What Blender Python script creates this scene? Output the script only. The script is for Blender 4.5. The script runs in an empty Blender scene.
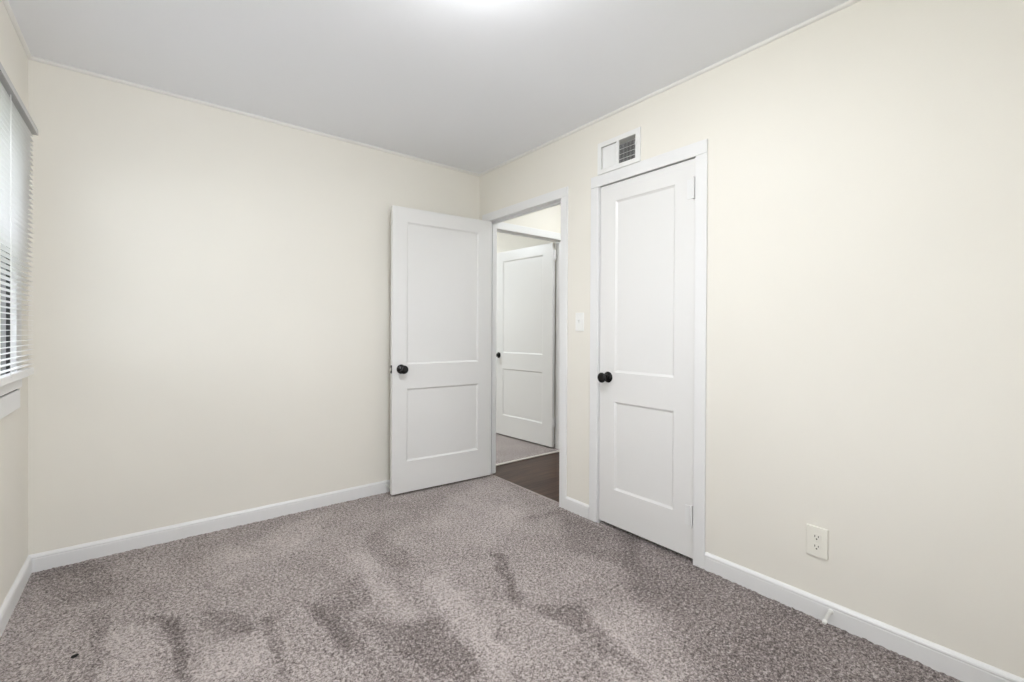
import bpy, bmesh, math, random
import numpy as np
from mathutils import Vector, Matrix
random.seed(7)
PI = math.pi
sc = bpy.context.scene
col = sc.collection

# ------------------------------------------------------------------ camera
W, H = 2.576, 2.44          # room width (back wall) and ceiling height
YF = -3.60                   # front wall, behind the camera
cam_d = bpy.data.cameras.new('camera')
cam = bpy.data.objects.new('camera', cam_d)
col.objects.link(cam)
sc.camera = cam
yaw, pitch, roll = 0.6723, -0.0048, 0.0049
cam_d.sensor_width = 36.0
cam_d.lens = 456.53 / 1024 * 36
cam_d.shift_y = -(341 - 333.19) / 1024
cam_d.clip_start = 0.02
fwd = Vector((math.sin(yaw) * math.cos(pitch), math.cos(yaw) * math.cos(pitch), math.sin(pitch)))
rgt = Vector((math.cos(yaw), -math.sin(yaw), 0))
up = rgt.cross(fwd)
m = Matrix((rgt, up, -fwd)).transposed().to_4x4()
m = m @ Matrix.Rotation(roll, 4, 'Z')
m.translation = Vector((-2.1307, -3.1136, 1.1566))
cam.matrix_world = m

# ------------------------------------------------------------------ world, exposure
sc.view_settings.view_transform = 'Standard'
sc.view_settings.look = 'None'
sc.view_settings.gamma = 1.0
sc.view_settings.use_curve_mapping = False
sc.view_settings.exposure = 0.12
world = bpy.data.worlds.new('sky')
sc.world = world
world.use_nodes = True
bg = world.node_tree.nodes['Background']
bg.inputs['Color'].default_value = (0.88, 0.935, 1.0, 1)
bg.inputs['Strength'].default_value = 4.1
LAMP, HALL_LAMP, ROOM_FILL = 104.0, 37.0, 145.0     # emission strengths of the ceiling fixtures; the far-room one is added
sc.cycles.max_bounces = 16
sc.cycles.diffuse_bounces = 10
sc.cycles.use_denoising = True

# ------------------------------------------------------------------ materials
def mat(name, colr, rough=0.6, metal=0.0, bump=0.0, bscale=300.0, spec=0.5, vary=0.0, coat=0.0):
    mt = bpy.data.materials.new(name)
    mt.use_nodes = True
    nt = mt.node_tree
    b = nt.nodes['Principled BSDF']
    b.inputs['Base Color'].default_value = (*colr, 1)
    b.inputs['Roughness'].default_value = rough
    b.inputs['Metallic'].default_value = metal
    b.inputs['Specular IOR Level'].default_value = spec
    b.inputs['Coat Weight'].default_value = coat
    tc = nt.nodes.new('ShaderNodeTexCoord')
    n = nt.nodes.new('ShaderNodeTexNoise')
    n.inputs['Scale'].default_value = bscale
    n.inputs['Detail'].default_value = 3
    nt.links.new(tc.outputs['Object'], n.inputs['Vector'])
    if bump:
        bp = nt.nodes.new('ShaderNodeBump')
        bp.inputs['Strength'].default_value = bump
        bp.inputs['Distance'].default_value = 0.002
        nt.links.new(n.outputs['Fac'], bp.inputs['Height'])
        nt.links.new(bp.outputs['Normal'], b.inputs['Normal'])
    if vary:
        n2 = nt.nodes.new('ShaderNodeTexNoise')
        n2.inputs['Scale'].default_value = 2.5
        nt.links.new(tc.outputs['Object'], n2.inputs['Vector'])
        mr = nt.nodes.new('ShaderNodeMapRange')
        mr.inputs['From Min'].default_value = 0.3
        mr.inputs['From Max'].default_value = 0.7
        mr.inputs['To Min'].default_value = 1 - vary
        mr.inputs['To Max'].default_value = 1 + vary
        nt.links.new(n2.outputs['Fac'], mr.inputs['Value'])
        mx = nt.nodes.new('ShaderNodeVectorMath')
        mx.operation = 'SCALE'
        mx.inputs[0].default_value = colr
        nt.links.new(mr.outputs['Result'], mx.inputs['Scale'])
        nt.links.new(mx.outputs['Vector'], b.inputs['Base Color'])
    return mt

def emis(name, colr, strength):
    mt = mat(name, (0.9, 0.9, 0.9), 0.3)
    b = mt.node_tree.nodes['Principled BSDF']
    b.inputs['Emission Color'].default_value = (*colr, 1)
    b.inputs['Emission Strength'].default_value = strength
    return mt

M_wall = mat('cream_wall_paint', (0.79, 0.764, 0.700), 0.55, bump=0.12, bscale=160, spec=0.35, vary=0.008)
M_ceil = mat('ceiling_paint', (0.87, 0.885, 0.92), 0.9, bump=0.1, bscale=120, spec=0.2)
M_trim = mat('white_trim_paint', (0.78, 0.78, 0.78), 0.32, bump=0.03, bscale=60)
M_door = mat('white_door_paint', (0.765, 0.76, 0.75), 0.35, bump=0.05, bscale=45)
M_black = mat('oil_rubbed_bronze', (0.005, 0.0045, 0.0045), 0.16, metal=0.0, spec=0.35)
M_dark = mat('dark_void', (0.02, 0.02, 0.02), 0.9)
M_plate = mat('almond_plastic', (0.80, 0.78, 0.71), 0.35)
M_white_pl = mat('white_plastic', (0.82, 0.82, 0.80), 0.3)
M_slot = mat('dark_slot', (0.05, 0.045, 0.04), 0.8)
M_slat = mat('white_aluminium_slat', (0.86, 0.86, 0.86), 0.35)
M_rail = mat('grey_headrail', (0.47, 0.47, 0.47), 0.4)
M_cord = mat('white_cord', (0.85, 0.85, 0.83), 0.8)
M_vent = mat('vent_enamel', (0.80, 0.80, 0.79), 0.4)
M_duct_shade = mat('duct_shade', (0.03, 0.03, 0.03), 0.7, metal=0.0)  # near-black colour painted in for the shade inside the duct
M_steel = mat('brass_latch', (0.70, 0.68, 0.62), 0.35, metal=0.9)
M_spring = mat('white_painted_spring', (0.75, 0.75, 0.72), 0.35)
M_thresh = mat('pale_threshold_strip', (0.64, 0.60, 0.55), 0.4)
M_carpet_edge = mat('carpet_edge', (0.42, 0.37, 0.35), 0.9)
M_lint = mat('black_lint', (0.01, 0.01, 0.01), 0.9)
M_cove = mat('cove_paint', (0.80, 0.79, 0.765), 0.6)
M_jamb_shade = mat('shade_grey_track', (0.40, 0.40, 0.40), 0.5)  # darker grey stands in for shade on the window reveal
M_weather_and_gap_shade = mat('dark_weatherstrip_and_gap_shade', (0.045, 0.045, 0.045), 0.8)
M_ground = mat('outdoor_ground', (0.20, 0.22, 0.15), 0.9, bump=0.5, bscale=8, vary=0.2)
M_lamp = emis('frosted_lamp_glass', (0.965, 0.98, 1.0), LAMP)
M_lamp_hall = emis('hall_lamp_glass', (0.93, 0.97, 1.0), HALL_LAMP)
M_fill_room = emis('far_room_fill_glass', (0.90, 0.965, 1.0), ROOM_FILL)

def glass():
    mt = bpy.data.materials.new('window_glass'); mt.use_nodes = True
    nt = mt.node_tree; nt.nodes.remove(nt.nodes['Principled BSDF'])
    g = nt.nodes.new('ShaderNodeBsdfGlossy'); g.inputs['Roughness'].default_value = 0.02
    t = nt.nodes.new('ShaderNodeBsdfTransparent')
    mx = nt.nodes.new('ShaderNodeMixShader')
    mx.inputs[0].default_value = 0.05; nt.links.new(t.outputs[0], mx.inputs[1]); nt.links.new(g.outputs[0], mx.inputs[2])
    nt.links.new(mx.outputs[0], nt.nodes['Material Output'].inputs['Surface'])
    return mt
M_glass = glass()

def carpet_mat(name, use_attr=True):
    mt = bpy.data.materials.new(name); mt.use_nodes = True
    nt = mt.node_tree; b = nt.nodes['Principled BSDF']; L = nt.links.new
    b.inputs['Roughness'].default_value = 1.0
    b.inputs['Specular IOR Level'].default_value = 0.05
    b.inputs['Sheen Weight'].default_value = 0.15
    b.inputs['Sheen Roughness'].default_value = 0.6
    tc = nt.nodes.new('ShaderNodeTexCoord')
    n1 = nt.nodes.new('ShaderNodeTexNoise'); n1.inputs['Scale'].default_value = 170; n1.inputs['Detail'].default_value = 4; n1.inputs['Roughness'].default_value = 0.7
    n2 = nt.nodes.new('ShaderNodeTexNoise'); n2.inputs['Scale'].default_value = 80; n2.inputs['Detail'].default_value = 3
    n3 = nt.nodes.new('ShaderNodeTexNoise'); n3.inputs['Scale'].default_value = 3.2; n3.inputs['Detail'].default_value = 3; n3.inputs['Distortion'].default_value = 0.6
    for n in (n1, n2, n3): L(tc.outputs['Object'], n.inputs['Vector'])
    a = nt.nodes.new('ShaderNodeMath'); a.operation = 'MULTIPLY_ADD'; a.inputs[1].default_value = 0.45
    L(n2.outputs['Fac'], a.inputs[0]); 
    s1 = nt.nodes.new('ShaderNodeMath'); s1.operation = 'MULTIPLY'; s1.inputs[1].default_value = 0.75
    L(n1.outputs['Fac'], s1.inputs[0]); L(s1.outputs[0], a.inputs[2])
    r = nt.nodes.new('ShaderNodeValToRGB')
    e = r.color_ramp.elements
    e[0].position = 0.475; e[0].color = CARPET[0]
    e[1].position = 0.73; e[1].color = CARPET[2]
    k = e.new(0.60); k.color = CARPET[1]
    # direction of the pile, with some shade painted in: strokes plus slow drift
    d = nt.nodes.new('ShaderNodeMath'); d.operation = 'MULTIPLY_ADD'; d.inputs[1].default_value = 0.10; d.inputs[2].default_value = -0.035
    L(n3.outputs['Fac'], d.inputs[0])
    tot = nt.nodes.new('ShaderNodeMath'); tot.operation = 'ADD'
    L(a.outputs[0], tot.inputs[0]); L(d.outputs[0], tot.inputs[1])
    fac = tot
    if use_attr:
        at = nt.nodes.new('ShaderNodeAttribute'); at.attribute_name = 'pile_lean_shade'
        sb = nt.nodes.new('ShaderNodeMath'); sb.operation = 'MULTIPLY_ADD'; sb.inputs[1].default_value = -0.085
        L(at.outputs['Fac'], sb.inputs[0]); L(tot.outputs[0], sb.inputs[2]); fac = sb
    L(fac.outputs[0], r.inputs['Fac'])
    L(r.outputs['Color'], b.inputs['Base Color'])
    bp = nt.nodes.new('ShaderNodeBump'); bp.inputs['Strength'].default_value = 0.6; bp.inputs['Distance'].default_value = 0.006
    L(n1.outputs['Fac'], bp.inputs['Height']); L(bp.outputs['Normal'], b.inputs['Normal'])
    return mt
CARPET = ((0.085, 0.067, 0.063, 1), (0.295, 0.253, 0.241, 1), (0.58, 0.52, 0.50, 1))
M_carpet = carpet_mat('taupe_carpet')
M_carpet2 = carpet_mat('far_room_carpet', False)

def wood_mat():
    mt = bpy.data.materials.new('dark_wood_floor'); mt.use_nodes = True
    nt = mt.node_tree; b = nt.nodes['Principled BSDF']; L = nt.links.new
    tc = nt.nodes.new('ShaderNodeTexCoord')
    br = nt.nodes.new('ShaderNodeTexBrick')
    br.inputs['Scale'].default_value = 1.0
    br.inputs['Brick Width'].default_value = 0.9; br.inputs['Row Height'].default_value = 0.082
    br.inputs['Mortar Size'].default_value = 0.0012
    br.inputs['Color1'].default_value = (0.040, 0.019, 0.011, 1)
    br.inputs['Color2'].default_value = (0.072, 0.038, 0.024, 1)
    br.inputs['Mortar'].default_value = (0.012, 0.008, 0.006, 1)
    L(tc.outputs['Object'], br.inputs['Vector'])
    mp = nt.nodes.new('ShaderNodeMapping'); mp.inputs['Scale'].default_value = (4, 60, 4)
    n = nt.nodes.new('ShaderNodeTexNoise'); n.inputs['Scale'].default_value = 1; n.inputs['Detail'].default_value = 5
    L(tc.outputs['Object'], mp.inputs['Vector']); L(mp.outputs['Vector'], n.inputs['Vector'])
    mr = nt.nodes.new('ShaderNodeMapRange'); mr.inputs['From Min'].default_value = 0.3; mr.inputs['From Max'].default_value = 0.7; mr.inputs['To Min'].default_value = 0.4; mr.inputs['To Max'].default_value = 1.7
    L(n.outputs['Fac'], mr.inputs['Value'])
    v = nt.nodes.new('ShaderNodeVectorMath'); v.operation = 'SCALE'
    L(br.outputs['Color'], v.inputs[0]); L(mr.outputs['Result'], v.inputs['Scale']); L(v.outputs['Vector'], b.inputs['Base Color'])
    b.inputs['Roughness'].default_value = 0.28
    b.inputs['Specular IOR Level'].default_value = 0.16
    return mt
M_wood = wood_mat()

# ------------------------------------------------------------------ mesh helpers
def bx(bm, x0, x1, y0, y1, z0, z1):
    x0, x1 = sorted((x0, x1)); y0, y1 = sorted((y0, y1)); z0, z1 = sorted((z0, z1))
    v = [bm.verts.new(p) for p in ((x0,y0,z0),(x1,y0,z0),(x1,y1,z0),(x0,y1,z0),(x0,y0,z1),(x1,y0,z1),(x1,y1,z1),(x0,y1,z1))]
    for f in ((3,2,1,0),(4,5,6,7),(0,1,5,4),(1,2,6,5),(2,3,7,6),(3,0,4,7)):
        bm.faces.new([v[i] for i in f])

def lathe(bm, prof, origin, axis, n=32):
    """prof: (distance along axis, radius); closed with caps where the radius is not zero."""
    ax = Vector(axis).normalized()
    u = ax.orthogonal().normalized(); w = ax.cross(u)
    o = Vector(origin); rings = []
    for t, r in prof:
        if r < 1e-6:
            rings.append([bm.verts.new(o + ax * t)])
        else:
            rings.append([bm.verts.new(o + ax * t + (u * math.cos(2*PI*i/n) + w * math.sin(2*PI*i/n)) * r) for i in range(n)])
    for a, b in zip(rings, rings[1:]):
        for i in range(n):
            j = (i + 1) % n
            if len(a) == 1 and len(b) == 1: continue
            if len(a) == 1: bm.faces.new((a[0], b[j], b[i]))
            elif len(b) == 1: bm.faces.new((a[i], a[j], b[0]))
            else: bm.faces.new((a[i], a[j], b[j], b[i]))
    if len(rings[0]) > 1: bm.faces.new(rings[0][::-1])
    if len(rings[-1]) > 1: bm.faces.new(rings[-1])

def tube(bm, pts, r, n=8):
    pts = [Vector(p) for p in pts]
    prev = None; rings = []
    u = None
    for i, p in enumerate(pts):
        t = (pts[min(i+1, len(pts)-1)] - pts[max(i-1, 0)]).normalized()
        u = t.orthogonal().normalized() if u is None else (u - t * u.dot(t)).normalized()
        w = t.cross(u)
        rings.append([bm.verts.new(p + (u*math.cos(2*PI*k/n) + w*math.sin(2*PI*k/n)) * r) for k in range(n)])
    for a, b in zip(rings, rings[1:]):
        for k in range(n):
            j = (k+1) % n
            bm.faces.new((a[k], a[j], b[j], b[k]))
    bm.faces.new(rings[0][::-1]); bm.faces.new(rings[-1])

def prism(bm, prof, p0, p1, out):
    """sweep a profile of (distance out from wall, height) between two floor points; out = outward normal."""
    o = Vector(out)
    a = [bm.verts.new(Vector(p0) + o*d + Vector((0,0,z))) for d, z in prof]
    b = [bm.verts.new(Vector(p1) + o*d + Vector((0,0,z))) for d, z in prof]
    n = len(prof)
    for i in range(n):
        j = (i+1) % n
        bm.faces.new((a[i], a[j], b[j], b[i]))
    bm.faces.new(a[::-1]); bm.faces.new(b)

def obj(name, bm, material, parent=None, smooth=False, bevel=0.0, structure=False):
    bmesh.ops.recalc_face_normals(bm, faces=bm.faces)
    me = bpy.data.meshes.new(name); bm.to_mesh(me); bm.free()
    me.materials.append(material)
    if smooth:
        for p in me.polygons: p.use_smooth = True
        try: me.set_sharp_from_angle(angle=math.radians(38))
        except Exception: pass
    o = bpy.data.objects.new(name, me); col.objects.link(o)
    if parent is not None: o.parent = parent
    if bevel:
        md = o.modifiers.new('bevel', 'BEVEL'); md.width = bevel; md.segments = 2
        md.limit_method = 'ANGLE'; md.angle_limit = math.radians(50)
    if structure: o['kind'] = 'structure'
    return o

def empty(name, loc, rz=0.0, **kw):
    o = bpy.data.objects.new(name, None); col.objects.link(o)
    o.location = loc; o.rotation_euler = (0, 0, rz); o.empty_display_size = 0.1
    for k, v in kw.items(): o[k] = v
    return o

def thing(name, label, cat, loc=(0,0,0), rz=0.0, group=None):
    o = empty(name, loc, rz, label=label, category=cat)
    if group: o['group'] = group
    return o

def box_obj(name, b, material, parent=None, structure=False, bevel=0.0):
    bm = bmesh.new(); bx(bm, *b)
    return obj(name, bm, material, parent, bevel=bevel, structure=structure)

def holed_wall(name, axis, t0, t1, a0, a1, z0, z1, holes, material):
    """a wall slab between t0..t1 across its thickness, a0..a1 along it, with rectangular holes (a0,a1,z0,z1)."""
    As = sorted({a0, a1, *[h[0] for h in holes], *[h[1] for h in holes]})
    Zs = sorted({z0, z1, *[h[2] for h in holes], *[h[3] for h in holes]})
    inside = lambda a, z: any(h[0] < a < h[1] and h[2] < z < h[3] for h in holes)
    bm = bmesh.new(); nA, nZ = len(As)-1, len(Zs)-1
    solid = [[not inside((As[i]+As[i+1])/2, (Zs[j]+Zs[j+1])/2) for j in range(nZ)] for i in range(nA)]
    vc = {}
    def V(t, a, z):
        k = (t, a, z)
        if k not in vc: vc[k] = bm.verts.new((t, a, z) if axis == 'x' else (a, t, z))
        return vc[k]
    S = lambda i, j: 0 <= i < nA and 0 <= j < nZ and solid[i][j]
    for i in range(nA):
        for j in range(nZ):
            if not S(i, j): continue
            A0, A1, Z0, Z1 = As[i], As[i+1], Zs[j], Zs[j+1]
            for t in (t0, t1): bm.faces.new((V(t,A0,Z0), V(t,A1,Z0), V(t,A1,Z1), V(t,A0,Z1)))
            if not S(i-1, j): bm.faces.new((V(t0,A0,Z0), V(t1,A0,Z0), V(t1,A0,Z1), V(t0,A0,Z1)))
            if not S(i+1, j): bm.faces.new((V(t0,A1,Z0), V(t1,A1,Z0), V(t1,A1,Z1), V(t0,A1,Z1)))
            if not S(i, j-1): bm.faces.new((V(t0,A0,Z0), V(t1,A0,Z0), V(t1,A1,Z0), V(t0,A1,Z0)))
            if not S(i, j+1): bm.faces.new((V(t0,A0,Z1), V(t1,A0,Z1), V(t1,A1,Z1), V(t0,A1,Z1)))
    return obj(name, bm, material, structure=True)

# ------------------------------------------------------------------ layout numbers
WT = 0.082                      # partition thickness
D1a, D1b = -0.955, -0.119       # bedroom doorway (jamb faces)
D2a, D2b = -1.900, -1.283       # closet doorway
DT = 2.032                      # door opening height
HX = 1.14                       # hall right wall
YB0, YB1 = 0.04, 0.13           # hall end wall
D3a, D3b = 0.135, 1.008         # far doorway
JT = 0.018                      # jamb board thickness
CW, CP = 0.061, 0.012           # casing width and projection
WY0, WY1, WZ0, WZ1 = -1.33, -0.355, 0.950, 1.99   # window opening

# ------------------------------------------------------------------ shell
holed_wall('wall_right', 'x', 0.0, WT, YF-0.1, YB0, 0.0-0.05, H,
           [(D1a-JT, D1b+JT, -0.05, DT+JT), (D2a-JT, D2b+JT, -0.05, DT+JT), (-1.560, -1.286, 2.108, 2.276)], M_wall)
holed_wall('wall_back', 'y', 0.0, YB1, -W-0.12, 0.0, -0.05, H, [], M_wall)
holed_wall('wall_left', 'x', -W-0.12, -W, YF-0.1, 0.0, -0.05, H, [(WY0, WY1, WZ0, WZ1)], M_wall)
holed_wall('wall_front', 'y', YF-0.1, YF, -W, 0.0, -0.05, H, [(-2.35, -0.95, 0.62, 2.15)], M_wall)  # opening for the added fill window
holed_wall('wall_hall_end', 'y', YB0, YB1, 0.0, HX, -0.05, H, [(D3a-JT, D3b+JT, -0.05, DT+JT)], M_wall)
holed_wall('wall_hall_side', 'x', HX, HX+0.1, YF-0.1, 3.3, -0.05, H, [], M_wall)
holed_wall('wall_hall_front', 'y', YF-0.1, YF, WT, HX, -0.05, H, [], M_wall)
holed_wall('wall_far_room_back', 'y', 3.2, 3.3, -1.9, HX, -0.05, H, [], M_wall)
holed_wall('wall_far_room_left', 'x', -1.9, -1.8, YB1, 3.2, -0.05, H, [], M_wall)
# closet box behind the closed door
holed_wall('wall_closet_side', 'y', -1.16, -1.12, WT, 0.40, -0.05, H, [], M_wall)
holed_wall('wall_closet_back', 'x', 0.40, 0.44, -2.10, -1.12, -0.05, H, [], M_wall)
holed_wall('wall_closet_end', 'y', -2.10, -2.06, WT, 0.40, -0.05, H, [], M_wall)
box_obj('ceiling', (-W-0.12, HX+0.1, YF-0.1, 3.3, H, H+0.1), M_ceil, structure=True)
box_obj('floor_hall', (0.034, HX, YF, YB0, -0.03, -0.004), M_wood, structure=True)
box_obj('floor_slab', (-W-0.12, HX+0.1, YF-0.1, 3.3, -0.16, -0.05), M_dark, structure=True)
box_obj('floor_closet', (0.02, 0.40, D2a, D2b, -0.004, 0.0), M_carpet2, structure=True)
box_obj('floor_far_room', (-1.8, HX, YB0+0.014, 3.2, -0.03, 0.0), M_carpet2, structure=True)
box_obj('trim_threshold', (D3a, D3b+0.01, YB0-0.012, YB0+0.016, -0.004, 0.005), M_thresh, structure=True, bevel=0.002)
box_obj('trim_carpet_edge', (0.024, 0.036, D1a, D1b, -0.004, 0.003), M_carpet_edge, structure=True, bevel=0.002)

# ------------------------------------------------------------------ carpet: tufted height field
STROKES = [
    (0.75, 0.03, [(-2.26, -0.74), (-2.28, -0.76), (-2.28, -1.02), (-2.28, -1.09), (-2.26, -1.11), (-2.27, -0.95)]),
    (0.5, 0.04, [(-2.3, -0.58), (-2.25, -0.64), (-2.27, -0.79), (-2.34, -0.71)]),
    (0.9, 0.03, [(-2.13, -0.77), (-2.03, -0.85), (-2.03, -1.05), (-2.03, -1.29), (-2.05, -1.28), (-2.06, -1.05)]),
    (0.6, 0.05, [(-1.96, -0.79), (-1.82, -1.01), (-1.81, -1.13), (-1.88, -1.12), (-1.97, -0.98)]),
    (0.85, 0.03, [(-1.77, -1.07), (-1.75, -1.09), (-1.76, -1.43), (-1.79, -1.48), (-1.78, -1.33)]),
    (0.7, 0.04, [(-1.61, -1.06), (-1.58, -1.09), (-1.54, -1.43), (-1.58, -1.49)]),
    (0.45, 0.06, [(-2.55, 0.01), (-2.28, -0.07), (-2.26, -0.49), (-2.45, -0.46)]),
    (0.45, 0.03, [(-1.53, -1.0), (-1.33, -0.98), (-1.4, -1.23), (-1.49, -1.25), (-1.52, -1.61), (-1.57, -1.49), (-1.6, -1.15)]),
    (0.62, 0.03, [(-1.47, -1.28), (-1.4, -1.38), (-1.32, -1.48), (-1.22, -1.47), (-1.24, -1.83), (-1.32, -1.86), (-1.37, -1.78), (-1.43, -1.6), (-1.48, -1.41)]),
    (0.5, 0.04, [(-1.19, -0.6), (-1.09, -0.59), (-1.07, -0.93), (-1.12, -1.1), (-1.21, -1.07), (-1.23, -0.81)]),
    (0.9, 0.03, [(-0.74, -1.19), (-0.69, -1.23), (-0.82, -1.52), (-0.89, -1.66), (-0.91, -1.61)]),
    (0.95, 0.04, [(-0.89, -1.67), (-0.71, -1.79), (-0.76, -2.04), (-0.78, -2.2), (-0.85, -2.22), (-0.87, -2.04), (-0.85, -1.85)]),
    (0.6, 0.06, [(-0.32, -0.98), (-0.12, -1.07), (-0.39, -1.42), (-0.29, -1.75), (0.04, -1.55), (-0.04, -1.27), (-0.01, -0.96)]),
    (0.8, 0.02, [(-1.11, -1.72), (-1.07, -1.71), (-1.08, -1.77), (-1.12, -1.76)]),
    (0.5, 0.02, [(-0.99, -1.6), (-0.98, -1.61), (-1.07, -1.73), (-1.08, -1.72)]),
    (0.7, 0.10, [(0.1, -1.37), (0.1, -1.96), (0.1, -2.49), (0.1, -3.1), (-0.5, -3.1), (-0.80, -2.62), (-0.60, -2.25), (-0.44, -1.82)]),  # broad dark area by the right wall: pile lean plus painted shade
    (-0.5, 0.05, [(-0.73, -1.86), (-0.72, -1.95), (-0.78, -2.25), (-0.86, -2.27), (-0.9, -2.16), (-0.88, -1.95)]),
    (-0.4, 0.04, [(-0.71, -1.83), (-0.66, -1.86), (-0.69, -2.08), (-0.76, -2.13)]),
    (-0.5, 0.05, [(-1.12, -1.21), (-1.0, -1.19), (-1.12, -1.85), (-1.23, -1.93), (-1.23, -1.8), (-1.18, -1.46)]),
    (-0.5, 0.05, [(-1.31, -0.74), (-1.25, -0.84), (-1.29, -1.45), (-1.35, -1.43), (-1.37, -1.12)]),
    (-0.4, 0.06, [(-2.25, -0.78), (-2.13, -0.85), (-2.07, -1.26), (-2.25, -1.12)]),
    (-0.4, 0.06, [(-1.99, -1.07), (-1.81, -1.17), (-1.79, -1.47), (-2.02, -1.3)]),
    (-0.35, 0.08, [(-0.49, -0.36), (0.05, -0.22), (-0.19, -0.89), (-0.73, -1.15), (-0.79, -0.68)]),
    (-0.35, 0.08, [(-1.99, -0.42), (-1.78, -0.29), (-1.21, -0.1), (-1.4, -0.43), (-1.83, -0.73)]),
]

def carpet():
    st = 0.007
    xs = np.arange(-W, 0.0301, st); xs = np.append(xs[:-1], 0.030)
    ys = np.arange(YF, 0.0, st); ys = np.append(ys, 0.0)
    X, Y = np.meshgrid(xs, ys, indexing='ij')
    rng = np.random.default_rng(3)
    def smooth_noise(scale, amp):
        gx = int(np.ceil((X.max()-X.min())/scale))+3; gy = int(np.ceil((Y.max()-Y.min())/scale))+3
        g = rng.normal(0, 1, (gx, gy))
        fx = (X-X.min())/scale; fy = (Y-Y.min())/scale
        i = fx.astype(int); j = fy.astype(int); a = fx-i; b = fy-j
        a = a*a*(3-2*a); b = b*b*(3-2*b)
        return amp*(g[i,j]*(1-a)*(1-b)+g[i+1,j]*a*(1-b)+g[i,j+1]*(1-a)*b+g[i+1,j+1]*a*b)
    wx = X + smooth_noise(0.08, 0.008) + smooth_noise(0.025, 0.005)
    wy = Y + smooth_noise(0.08, 0.008) + smooth_noise(0.025, 0.005)
    lean_shade = np.zeros_like(X)
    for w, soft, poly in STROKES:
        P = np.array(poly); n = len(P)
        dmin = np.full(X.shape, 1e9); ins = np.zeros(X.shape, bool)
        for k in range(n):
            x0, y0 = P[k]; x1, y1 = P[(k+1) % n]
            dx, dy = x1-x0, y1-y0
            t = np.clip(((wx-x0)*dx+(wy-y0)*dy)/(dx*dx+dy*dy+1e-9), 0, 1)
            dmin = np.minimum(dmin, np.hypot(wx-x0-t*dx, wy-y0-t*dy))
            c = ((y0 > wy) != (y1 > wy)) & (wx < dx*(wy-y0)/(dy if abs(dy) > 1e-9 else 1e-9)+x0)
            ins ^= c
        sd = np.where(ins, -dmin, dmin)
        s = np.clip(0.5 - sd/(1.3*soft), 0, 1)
        lean_shade += w * s*s*(3-2*s)
    lean_shade += smooth_noise(0.16, 0.08) + smooth_noise(0.05, 0.06)
    # the rest of the room, behind what the strokes cover: broad vacuum passes
    Z = rng.uniform(-0.0028, 0.0028, X.shape) + smooth_noise(0.02, 0.0010) - 0.0012*lean_shade
    door = (X > -0.002) & ~(((Y > D1a+0.004) & (Y < D1b-0.004)) | ((Y > D2a+0.004) & (Y < D2b-0.004)))
    Z[door] = -0.02
    Z[X > 0.024] = -0.012
    jx = rng.uniform(-0.002, 0.002, X.shape); jy = rng.uniform(-0.002, 0.002, X.shape)
    jx[0] = jx[-1] = 0; jy[:, 0] = jy[:, -1] = 0
    V = np.stack([X+jx, Y+jy, Z], -1).reshape(-1, 3)
    nx, ny = X.shape
    idx = np.arange(nx*ny).reshape(nx, ny)
    F = np.stack([idx[:-1,:-1], idx[1:,:-1], idx[1:,1:], idx[:-1,1:]], -1).reshape(-1, 4)
    me = bpy.data.meshes.new('floor')
    me.vertices.add(len(V)); me.vertices.foreach_set('co', V.ravel().astype(np.float32))
    me.loops.add(F.size); me.loops.foreach_set('vertex_index', F.ravel().astype(np.int32))
    me.polygons.add(len(F)); me.polygons.foreach_set('loop_start', np.arange(0, F.size, 4, dtype=np.int32))
    me.update(calc_edges=True); me.validate()
    at = me.attributes.new('pile_lean_shade', 'FLOAT', 'POINT')
    at.data.foreach_set('value', lean_shade.ravel().astype(np.float32))
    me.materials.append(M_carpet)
    o = bpy.data.objects.new('floor', me); col.objects.link(o); o['kind'] = 'structure'
carpet()

# ------------------------------------------------------------------ baseboards, cove, casings
BB = [(0,-0.004),(0.013,-0.004),(0.013,0.060),(0.0115,0.064),(0.0135,0.068),(0.0120,0.074),(0.008,0.079),(0.003,0.083),(0,0.083)]
def baseboard(name, p0, p1, out):
    bm = bmesh.new(); prism(bm, BB, p0, p1, out)
    return obj(name, bm, M_trim, structure=True)
baseboard('baseboard_back', (-W,0,0), (0,0,0), (0,-1,0))
baseboard('baseboard_left', (-W,YF,0), (-W,-0.0005,0), (1,0,0))
baseboard('baseboard_front', (-W+0.014,YF,0), (-0.014,YF,0), (0,1,0))
baseboard('baseboard_right', (0,YF,0), (0,D2a-CW-0.005,0), (-1,0,0))
baseboard('baseboard_between_doors', (0,D2b+CW+0.005,0), (0,D1a-CW-0.005,0), (-1,0,0))
baseboard('baseboard_corner', (0,D1b+CW+0.005,0), (0,-0.014,0), (-1,0,0))
baseboard('baseboard_far_room', (HX,YB1,0), (HX,3.2,0), (-1,0,0))
baseboard('baseboard_far_room_back', (-1.8,3.2,0), (HX-0.014,3.2,0), (0,-1,0))
baseboard('baseboard_hall_side', (HX,YF,0), (HX,YB0,0), (-1,0,0))

cr = 0.014
COVE = [(0,-cr)] + [(cr*math.sin(a)*1.0, -cr*math.cos(a)) for a in [0.25,0.5,0.8,1.1,1.35]] + [(cr,0),(0,0)]
def cove(name, p0, p1, out):
    bm = bmesh.new(); prism(bm, COVE, p0, p1, out); obj(name, bm, M_cove, smooth=True, structure=True)
cove('trim_1', (-W,0,H), (0,0,H), (0,-1,0))
cove('trim_2', (0,YF,H), (0,0,H), (-1,0,0))
cove('trim_3', (-W,YF,H), (-W,0,H), (1,0,0))
cove('trim_4', (-W,YF,H), (0,YF,H), (0,1,0))

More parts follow.
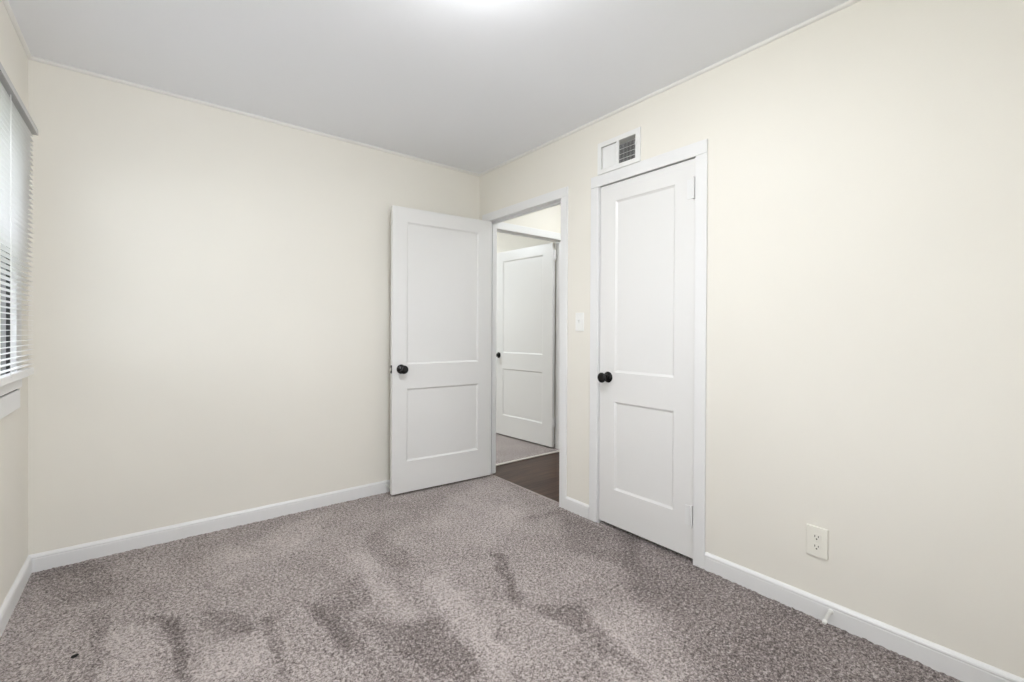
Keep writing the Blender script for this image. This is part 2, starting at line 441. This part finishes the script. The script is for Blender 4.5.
def doorway_trim(name, axis, a0, a1, t0, t1, sides):
    """jamb lining, stops and casings of a doorway in a wall t0..t1 thick, opening a0..a1."""
    root = empty(name, (0,0,0)); root['kind'] = 'structure'
    def B(bm, a, b, s, t, z0, z1):
        if axis == 'x': bx(bm, s, t, a, b, z0, z1)
        else: bx(bm, a, b, s, t, z0, z1)
    bm = bmesh.new()
    B(bm, a0-JT, a0, t0, t1, -0.004, DT+JT); B(bm, a1, a1+JT, t0, t1, -0.004, DT+JT); B(bm, a0, a1, t0, t1, DT, DT+JT)
    obj('jamb', bm, M_trim, root)
    for side in sides:
        f0, f1 = (t0-CP, t0) if side < 0 else (t1, t1+CP)
        bm = bmesh.new(); r = 0.003; hb = -0.004 if axis == 'x' and a0 < -1.5 else 0.0
        B(bm, a0-CW-r, a0-r, f0, f1, -0.004, DT+hb)
        B(bm, a1+r, a1+CW+r, f0, f1, -0.004, DT+hb)
        B(bm, a0-CW-r, a1+CW+r, f0, f1, DT+hb, DT+CW+r)
        obj('casing', bm, M_trim, root, bevel=0.0035)
    return root
t1 = doorway_trim('trim_5', 'x', D1a, D1b, 0, WT, (-1, 1))
t2 = doorway_trim('trim_6', 'x', D2a, D2b, 0, WT, (-1,))
t3 = doorway_trim('trim_7', 'y', D3a, D3b, YB0, YB1, (-1, 1))
def stop(parent, b_list):
    bm = bmesh.new()
    for b in b_list: bx(bm, *b)
    obj('door_stop_moulding', bm, M_trim, parent)
stop(t1, [(0.042,0.055,D1a,D1a+0.011,0,DT),(0.042,0.055,D1b-0.011,D1b,0,DT),(0.042,0.055,D1a+0.011,D1b-0.011,DT-0.011,DT)])
stop(t2, [(0.045,0.058,D2a,D2a+0.011,0,DT),(0.045,0.058,D2b-0.011,D2b,0,DT),(0.045,0.058,D2a+0.011,D2b-0.011,DT-0.011,DT)])
stop(t3, [(D3a,D3a+0.011,0.075,0.088,0,DT),(D3a+0.011,D3b,0.075,0.088,DT-0.011,DT)])

# ------------------------------------------------------------------ doors
def leaf_mesh(L, T, z0, z1, sl, sr):
    """two-panel leaf: local x 0..L from the hinge, thickness y 0..T, recessed panels on both faces."""
    bm = bmesh.new()
    Xs = [0, sl, L-sr, L]; Zs = [z0, 0.230, 0.745, 0.918, 1.920, z1]
    dep, wd = 0.0085, 0.012
    for face, sgn in ((0.0, 1), (T, -1)):
        for i in range(3):
            for j in range(5):
                x0, x1, a, b = Xs[i], Xs[i+1], Zs[j], Zs[j+1]
                if i == 1 and j in (1, 3):
                    o = [(x0,face,a),(x1,face,a),(x1,face,b),(x0,face,b)]
                    s1 = [(x0+0.003,face+sgn*0.003,a+0.003),(x1-0.003,face+sgn*0.003,a+0.003),(x1-0.003,face+sgn*0.003,b-0.003),(x0+0.003,face+sgn*0.003,b-0.003)]
                    q = [(x0+wd,face+sgn*dep,a+wd),(x1-wd,face+sgn*dep,a+wd),(x1-wd,face+sgn*dep,b-wd),(x0+wd,face+sgn*dep,b-wd)]
                    vo, vm, vq = ([bm.verts.new(p) for p in r] for r in (o, s1, q))
                    for A, B_ in ((vo, vm), (vm, vq)):
                        for k in range(4):
                            l = (k+1) % 4; bm.faces.new((A[k], A[l], B_[l], B_[k]))
                    bm.faces.new(vq)
                else:
                    bm.faces.new([bm.verts.new(p) for p in ((x0,face,a),(x1,face,a),(x1,face,b),(x0,face,b))])
    for j in range(5):
        for x in (0, L): bm.faces.new([bm.verts.new(p) for p in ((x,0,Zs[j]),(x,T,Zs[j]),(x,T,Zs[j+1]),(x,0,Zs[j+1]))])
    for i in range(3):
        for z in (z0, z1): bm.faces.new([bm.verts.new(p) for p in ((Xs[i],0,z),(Xs[i+1],0,z),(Xs[i+1],T,z),(Xs[i],T,z))])
    bmesh.ops.remove_doubles(bm, verts=bm.verts, dist=1e-5)
    return bm

KNOB = [(0.066,0.0),(0.0662,0.010),(0.0665,0.018),(0.0650,0.0245),(0.0610,0.0290),(0.0565,0.0300),(0.050,0.0275),(0.045,0.021),(0.040,0.0145),(0.030,0.0110),(0.016,0.0110),(0.011,0.013)]
ROSE = [(0.013,0.0),(0.0128,0.012),(0.0115,0.016),(0.0085,0.020),(0.0065,0.0265),(0.0035,0.0315),(0.0,0.033)]
def knob_set(parent, x, z, T):
    for face, sg in ((0.0, -1), (T, 1)):
        bm = bmesh.new(); lathe(bm, ROSE, (x, face, z), (0, sg, 0), 40)
        r = obj('rosette', bm, M_black, parent, smooth=True)
        bm = bmesh.new(); lathe(bm, KNOB, (x, face, z), (0, sg, 0), 40)
        obj('knob', bm, M_black, r, smooth=True)

def hinge(parent, x, y, z, h=0.09, leafdir=None, name='hinge'):
    bm = bmesh.new()
    lathe(bm, [(-0.005,0.0),(-0.003,0.0045),(0,0.006),(h,0.006),(h+0.003,0.0045),(h+0.005,0)], (x, y, z), (0,0,1), 14)
    if leafdir is not None:
        for b in leafdir: bx(bm, *b)
    return obj(name, bm, M_trim, parent, smooth=True)

T = 0.035
# door_1: the bedroom door, open against the back wall. local x runs hinge -> free edge, local y=0 is the face towards the camera
L1 = 0.809
A1 = math.radians(180 - 3.6)
d1 = empty('door_1', (-0.004, -0.178, 0), A1); d1['kind'] = 'structure'
d1['label'] = 'open white two-panel door with black knob standing against the back wall'
# local +y must point to the back wall: with rotation ~180 deg the local +y points to -y, so the leaf is built at y -T..0
bm = leaf_mesh(L1, T, 0.014, 2.022, 0.118, 0.104)
for v in bm.verts: v.co.y -= T
l1 = obj('leaf', bm, M_door, d1, bevel=0.0018)
def knob_set_off(parent, x, z, y0, y1):
    for face, sg in ((y0, -1), (y1, 1)):
        bm = bmesh.new(); lathe(bm, ROSE, (x, face, z), (0, sg, 0), 40)
        r = obj('rosette', bm, M_black, parent, smooth=True)
        bm = bmesh.new(); lathe(bm, KNOB, (x, face, z), (0, sg, 0), 40)
        obj('knob', bm, M_black, r, smooth=True)
knob_set_off(d1, L1-0.064, 0.886, -T, 0.0)
bm = bmesh.new(); bx(bm, L1-0.0005, L1+0.0015, -T/2-0.0125, -T/2+0.0125, 0.858, 0.914)
lp = obj('latch_plate', bm, M_black, d1)
bm = bmesh.new(); bx(bm, L1+0.0015, L1+0.011, -T/2-0.007, -T/2+0.007, 0.877, 0.895)
obj('latch_bolt', bm, M_steel, lp, bevel=0.002)
for hz in (0.22, 1.84):
    hinge(d1, -0.006, -T-0.004, hz, leafdir=[(-0.004, 0.03, -T-0.002, -T, hz, hz+0.09)])

# door_2: the closet door, closed, hinged on its right
d2 = empty('door_2', (0.002, D2a+0.003, 0), PI/2); d2['kind'] = 'structure'
d2['label'] = 'closed white two-panel closet door with black knob'
L2 = (D2b-D2a) - 0.007
bm = leaf_mesh(L2, T, 0.020, 2.024, 0.112, 0.112)
for v in bm.verts: v.co.y -= T          # local -y is world +x: into the wall
obj('leaf', bm, M_door, d2, bevel=0.0015)
knob_set_off(d2, L2-0.064, 0.886, -T, 0.0)
for hz in (0.180, 1.822):
    bm = bmesh.new()
    lathe(bm, [(-0.004,0.0),(0,0.0055),(0.105,0.0055),(0.109,0)], (0.004, 0.010, hz), (0,0,1), 14)
    bx(bm, 0.002, 0.044, 0.0, 0.0030, hz+0.004, hz+0.101)
    h_ = obj('hinge', bm, M_trim, d2, smooth=True)
    for k, (sx, sz) in enumerate(((0.020, 0.018), (0.032, 0.052), (0.020, 0.086))):
        bm = bmesh.new(); lathe(bm, [(0.0022,0.0045),(0.0032,0.0035),(0.0034,0)], (sx, 0, hz+sz), (0,1,0), 12)
        obj('screw', bm, M_trim, h_, smooth=True)

# door_3: the far-room door, open into that room
A3 = PI/2 + math.radians(3.6)
d3 = empty('door_3', (D3b-0.006, YB1+0.014, 0), A3); d3['kind'] = 'structure'
d3['label'] = 'open white two-panel door seen through the doorway beyond the hall'
L3 = 0.87
bm = leaf_mesh(L3, T, 0.016, 2.026, 0.135, 0.128)
obj('leaf', bm, M_door, d3, bevel=0.0015)
knob_set_off(d3, L3-0.060, 0.888, 0.0, T)
for hz in (0.215, 1.86):
    hinge(d3, -0.006, 0.010, hz, leafdir=[(-0.012, 0.0, 0.002, 0.030, hz, hz+0.09)])

# ------------------------------------------------------------------ window and blind
w1 = empty('window_1', (0,0,0)); w1['kind'] = 'structure'
def part(name, boxes, material, parent, bevel=0.0):
    bm = bmesh.new()
    for b in boxes: bx(bm, *b)
    return obj(name, bm, material, parent, bevel=bevel)
xw = -W
part('weatherstrip_or_gap_shade', [(xw-0.010, xw-0.0005, WY1-0.016, WY1-0.0005, WZ0, WZ1),(xw-0.010, xw-0.0005, WY0+0.0005, WY0+0.016, WZ0, WZ1)], M_weather_and_gap_shade, w1)
part('window_track', [(xw-0.12, xw-0.010, WY1-0.014, WY1, WZ0, WZ1),(xw-0.12, xw-0.010, WY0, WY0+0.014, WZ0, WZ1),
                     (xw-0.12, xw-0.001, WY0+0.014, WY1-0.014, WZ1-0.014, WZ1)], M_jamb_shade, w1)
part('window_casing', [(xw, xw+0.018, WY1-0.004, WY1+0.092, WZ0, WZ1+0.0),(xw, xw+0.018, WY0-0.092, WY0+0.004, WZ0, WZ1+0.0),
                       (xw, xw+0.018, WY0+0.004, WY1-0.004, WZ1-0.004, WZ1+0.0)], M_trim, w1, bevel=0.003)
part('sill', [(xw-0.10, xw+0.023, WY0-0.075, WY1+0.072, WZ0-0.043, WZ0)], M_trim, w1, bevel=0.004)
part('weatherstrip_or_gap_shade', [(xw, xw+0.010, WY0-0.066, WY1+0.066, WZ0-0.051, WZ0-0.043)], M_weather_and_gap_shade, w1)  # dark strip painted in for the shaded gap between sill and apron
part('apron', [(xw, xw+0.018, WY0-0.068, WY1+0.068, WZ0-0.130, WZ0-0.051)], M_trim, w1, bevel=0.003)
mid = 1.46
for nm, xs_, z0, z1 in (('upper_sash', xw-0.095, mid-0.02, WZ1-0.014), ('lower_sash', xw-0.060, WZ0, mid+0.02)):
    a, b = WY0+0.014, WY1-0.014
    s = part(nm, [(xs_, xs_+0.032, a, a+0.045, z0, z1), (xs_, xs_+0.032, b-0.045, b, z0, z1),
                  (xs_, xs_+0.032, a+0.045, b-0.045, z0, z0+0.045), (xs_, xs_+0.032, a+0.045, b-0.045, z1-0.04, z1)], M_trim, w1, bevel=0.002)
    part('pane', [(xs_+0.014, xs_+0.018, a+0.045, b-0.045, z0+0.045, z1-0.04)], M_glass, s)
# added unseen window behind the camera, lets in fill light: casing, sash, glass
w2 = empty('window_fill', (0,0,0)); w2['kind'] = 'structure'
def ring(x0, x1, y0, y1, z0, z1, t):
    return [(x0, x0+t, y0, y1, z0, z1), (x1-t, x1, y0, y1, z0, z1), (x0+t, x1-t, y0, y1, z0, z0+t), (x0+t, x1-t, y0, y1, z1-t, z1)]
part('window_casing', ring(-2.42, -0.88, YF, YF+0.018, 0.55, 2.22, 0.07), M_trim, w2)
part('sill', [(-2.44, -0.86, YF, YF+0.04, 0.60, 0.62)], M_trim, w2)  # sill of the added fill window
s2 = part('fill_window_sash', ring(-2.35, -0.95, YF-0.06, YF-0.03, 0.62, 2.15, 0.04) + [(-2.31, -0.99, YF-0.06, YF-0.03, 1.38, 1.42)], M_trim, w2)
part('pane', [(-2.31, -0.99, YF-0.048, YF-0.044, 0.66, 2.11)], M_glass, s2)
box_obj('ground', (-16, -W-0.12, -12, 8, -0.75, -0.65), M_ground, structure=True)

bl = thing('window_blind', 'white horizontal mini blind with grey headrail hanging over the window at the left', 'blind', (xw, 0, 0))
BY0, BY1 = -1.44, -0.228
bm = bmesh.new()
hr = [(0.020, 2.012), (0.062, 2.012), (0.062, 2.036), (0.059, 2.040), (0.020, 2.040)]
a_ = [bm.verts.new((x, BY0-0.02, z)) for x, z in hr]; b_ = [bm.verts.new((x, BY1+0.012, z)) for x, z in hr]
for i in range(5):
    j = (i+1) % 5; bm.faces.new((a_[i], a_[j], b_[j], b_[i]))
bm.faces.new(a_[::-1]); bm.faces.new(b_)
obj('headrail', bm, M_rail, bl)
bm = bmesh.new(); pitch_, n = 0.0212, 50
for k in range(n):
    zc = 1.998 - k*pitch_
    if zc < 0.996: break
    tilt = math.radians(2)
    ring = []
    for q in range(6):                                # crowned slat section
        s = -1 + 2*q/5
        dx = s*0.0125*math.cos(tilt); dz = s*0.0125*math.sin(tilt) + 0.0016*(1-s*s)
        ring.append((0.0365+dx, zc+dz))
    top = [[bm.verts.new((x, y, z)) for x, z in ring] for y in (BY0, BY1)]
    bot = [[bm.verts.new((x, y, z-0.0006)) for x, z in ring] for y in (BY0, BY1)]
    for q in range(5):
        bm.faces.new((top[0][q], top[0][q+1], top[1][q+1], top[1][q]))
        bm.faces.new((bot[0][q], bot[1][q], bot[1][q+1], bot[0][q+1]))
    for q in (0, 5): bm.faces.new((top[0][q], top[1][q], bot[1][q], bot[0][q]))
    for e in (0, 1):
        bm.faces.new([*top[e], *bot[e][::-1]])
obj('slats', bm, M_slat, bl, smooth=True)
bm = bmesh.new(); bx(bm, 0.024, 0.050, BY0, BY1, 0.9555, 0.986)
obj('bottom_rail', bm, M_slat, bl, bevel=0.003)
for y in (-0.66, -1.05):
    bm = bmesh.new()
    for x in (0.0235, 0.0505): tube(bm, [(x, y, 0.975), (x, y, 2.014)], 0.0013, 5)
    obj('ladder_cord', bm, M_cord, bl)
bm = bmesh.new(); tube(bm, [(0.068, BY0+0.14, 1.35), (0.068, BY0+0.14, 1.99)], 0.004, 6)
obj('tilt_wand', bm, M_white_pl, bl)

# ------------------------------------------------------------------ air vent above the closet door
v = thing('air_vent', 'white metal wall register with two louvred openings above the closet door', 'air vent', (0, 0, 0))
VY0, VY1, VZ0, VZ1 = -1.575, -1.270, 2.100, 2.288
o1, o2 = (-1.543, -1.427), (-1.412, -1.298)
oz = (2.126, 2.260)
bm = bmesh.new()
for b in ((VY0, VY1, VZ0, oz[0]), (VY0, VY1, oz[1], VZ1), (VY0, o1[0], *oz), (o1[1], o2[0], *oz), (o2[1], VY1, *oz)):
    bx(bm, -0.009, 0.0, *b)
bmesh.ops.remove_doubles(bm, verts=bm.verts, dist=1e-5)
obj('frame', bm, M_vent, v, bevel=0.0)
def fins(name, y0, y1, ang, n, dep):
    bm = bmesh.new()
    for k in range(n):
        yc = y0 + (k+0.5)*(y1-y0)/n
        dx, dy = math.cos(ang)*dep/2, math.sin(ang)*dep/2
        nx, ny = -math.sin(ang)*0.0006, math.cos(ang)*0.0006
        q = [(0.006-dx-nx, yc-dy-ny), (0.006+dx-nx, yc+dy-ny), (0.006+dx+nx, yc+dy+ny), (0.006-dx+nx, yc-dy+ny)]
        a = [bm.verts.new((x, y, oz[0])) for x, y in q]; b = [bm.verts.new((x, y, oz[1])) for x, y in q]
        for i in range(4):
            j = (i+1) % 4; bm.faces.new((a[i], a[j], b[j], b[i]))
        bm.faces.new(a[::-1]); bm.faces.new(b)
    return obj(name, bm, M_vent, v)
fins('louvres', o2[0], o2[1], math.radians(-55), 10, 0.012)
fins('louvres', o1[0], o1[1], math.radians(37), 12, 0.012)
bm = bmesh.new()
for k in range(5):
    z = 2.137 + k*0.0290
    s = 0.012*math.cos(0.5); c = 0.012*math.sin(0.5)
    q = [(0.030-s, z-c), (0.030+s, z+c), (0.0306+s, z+c-0.0014), (0.0306-s, z-c-0.0014)]
    a = [bm.verts.new((x, -1.556, zz)) for x, zz in q]; b = [bm.verts.new((x, -1.290, zz)) for x, zz in q]
    for i in range(4):
        j = (i+1) % 4; bm.faces.new((a[i], a[j], b[j], b[i]))
    bm.faces.new(a[::-1]); bm.faces.new(b)
obj('damper_blades', bm, M_vent, v)
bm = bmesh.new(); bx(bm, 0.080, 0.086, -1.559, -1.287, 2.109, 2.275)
obj('duct_shade_sheet', bm, M_duct_shade, v)
bm = bmesh.new(); bx(bm, -0.022, -0.009, -1.553, -1.549, 2.196, 2.212); bx(bm, -0.010, -0.0085, -1.556, -1.546, 2.170, 2.238)
obj('damper_lever', bm, M_vent, v)
for y, z in ((-1.284, 2.194), (-1.561, 2.150)):
    bm = bmesh.new(); lathe(bm, [(0.009,0.004),(0.0102,0.003),(0.0105,0)], (0, y, z), (-1,0,0), 12)
    obj('screw', bm, M_vent, v, smooth=True)

# ------------------------------------------------------------------ light switch
s = thing('light_switch', 'white toggle light switch plate on the wall between the two doors', 'light switch', (0, -1.126, 1.216))
bm = bmesh.new(); bx(bm, -0.006, 0, -0.035, 0.035, -0.058, 0.058); obj('wall_plate', bm, M_white_pl, s, bevel=0.003)
bm = bmesh.new(); bx(bm, -0.0075, -0.006, -0.006, 0.006, -0.013, 0.013); bx(bm, -0.018, -0.006, -0.0035, 0.0035, 0.0, 0.010)
obj('toggle', bm, M_white_pl, s, bevel=0.001)
for z in (-0.030, 0.030):
    bm = bmesh.new(); lathe(bm, [(0.006,0.003),(0.0068,0.0025),(0.007,0)], (0,0,z), (-1,0,0), 12); obj('screw', bm, M_white_pl, s, smooth=True)

# ------------------------------------------------------------------ outlet
s = thing('wall_outlet', 'almond duplex outlet low on the right wall above the baseboard', 'outlet', (0, -2.440, 0.3065))
bm = bmesh.new(); bx(bm, -0.0085, 0, -0.038, 0.038, -0.0605, 0.0605); obj('wall_plate', bm, M_plate, s, bevel=0.002)
for zc in (-0.0195, 0.0195):
    bm = bmesh.new()
    pts = [(0.0165*math.cos(a), max(-0.0135, min(0.0135, 0.0175*math.sin(a)))) for a in [2*PI*k/28 for k in range(28)]]
    a = [bm.verts.new((-0.008, y, zc+z)) for y, z in pts]; b = [bm.verts.new((-0.0105, y, zc+z)) for y, z in pts]
    for i in range(28):
        j = (i+1) % 28; bm.faces.new((a[i], a[j], b[j], b[i]))
    bm.faces.new(b)
    r = obj('receptacle', bm, M_plate, s)
    bm = bmesh.new(); x0, x1 = -0.0109, -0.0104
    bx(bm, x0, x1, 0.0050, 0.0076, zc-0.001, zc+0.0075); bx(bm, x0, x1, -0.0076, -0.0050, zc-0.0005, zc+0.0065)
    lathe(bm, [(0.0104,0.0029),(0.0109,0.0029)], (0, 0, zc-0.0075), (-1,0,0), 12)
    obj('slots', bm, M_slot, r)
bm = bmesh.new(); lathe(bm, [(0.0085,0.003),(0.0093,0.0025),(0.0095,0)], (0,0,0), (-1,0,0), 12); obj('screw', bm, M_plate, s, smooth=True)

# ------------------------------------------------------------------ spring door stops
def door_stop(label, base, rz, length, droop):
    t = thing('door_stop', label, 'door stop', base, rz, 'spring door stops on the baseboards')
    bm = bmesh.new(); lathe(bm, [(0,0.010),(0.004,0.010),(0.008,0.006),(0.010,0.0)], (0,0,0), (1,0,0), 20); obj('mount', bm, M_spring, t, smooth=True)
    path = lambda u: Vector((0.006+u*length, 0, -droop*u*u))
    bm = bmesh.new(); turns = 16; pts = []
    for k in range(turns*10+1):
        u = k/(turns*10); a = 2*PI*turns*u
        pts.append(path(u) + Vector((0, math.cos(a)*0.0052, math.sin(a)*0.0052)))
    tube(bm, pts, 0.0012, 5); obj('spring', bm, M_spring, t, smooth=True)
    p = path(1); d = (path(1)-path(0.9)).normalized()
    bm = bmesh.new(); lathe(bm, [(-0.004,0.0),(-0.004,0.0075),(0.006,0.0078),(0.010,0.006),(0.012,0.0)], p, d, 20); obj('rubber_tip', bm, M_white_pl, t, smooth=True)
door_stop('small white spring door stop on the right baseboard below the outlet', (-0.0125, -2.492, 0.050), PI, 0.062, 0.012)
door_stop('small white spring door stop on the back baseboard behind the open door edge', (-0.800, -0.0125, 0.052), -PI/2, 0.058, 0.003)

# ------------------------------------------------------------------ dark speck on the carpet
bm = bmesh.new()
bmesh.ops.create_icosphere(bm, subdivisions=2, radius=0.008)
for q in bm.verts:
    q.co.x *= 1.3; q.co.z *= 0.5; q.co += Vector([random.uniform(-0.0012, 0.0012) for _ in range(3)])
o = obj('carpet_lint', bm, M_lint, smooth=True); o.location = (-2.333, -0.903, 0.0045)
o['label'] = 'small black speck of lint lying on the carpet near the window'; o['category'] = 'lint'

# ------------------------------------------------------------------ ceiling fixtures
def ceiling_light(label, loc, r, material, group=None):
    t = thing('ceiling_light', label, 'ceiling light', loc, 0, group)
    bm = bmesh.new(); lathe(bm, [(0,r*1.0),(0.018,r*1.0),(0.022,r*0.97),(0.022,r*0.9)], (0,0,0), (0,0,-1), 48); obj('base_ring', bm, M_trim, t, smooth=True)
    bm = bmesh.new(); prof = [(0.020 + 0.075*math.sin(a), r*0.94*math.cos(a)) for a in [PI/2*k/10 for k in range(11)]]
    prof[-1] = (prof[-1][0], 0.0)
    lathe(bm, prof, (0,0,0), (0,0,-1), 48); obj('glass_dome', bm, material, t, smooth=True)
    return t
ceiling_light('round frosted flush ceiling light at the top edge of the bedroom ceiling', (-1.345, -1.925, H), 0.145, M_lamp)
ceiling_light('round flush ceiling light in the hall beyond the bedroom doorway', (0.80, -0.62, H), 0.13, M_lamp_hall)
ceiling_light('unseen round ceiling light added to light the far room beyond the hall', (-0.35, 1.60, H), 0.15, M_fill_room)  # added lamp, lights the far room and its door from out of view
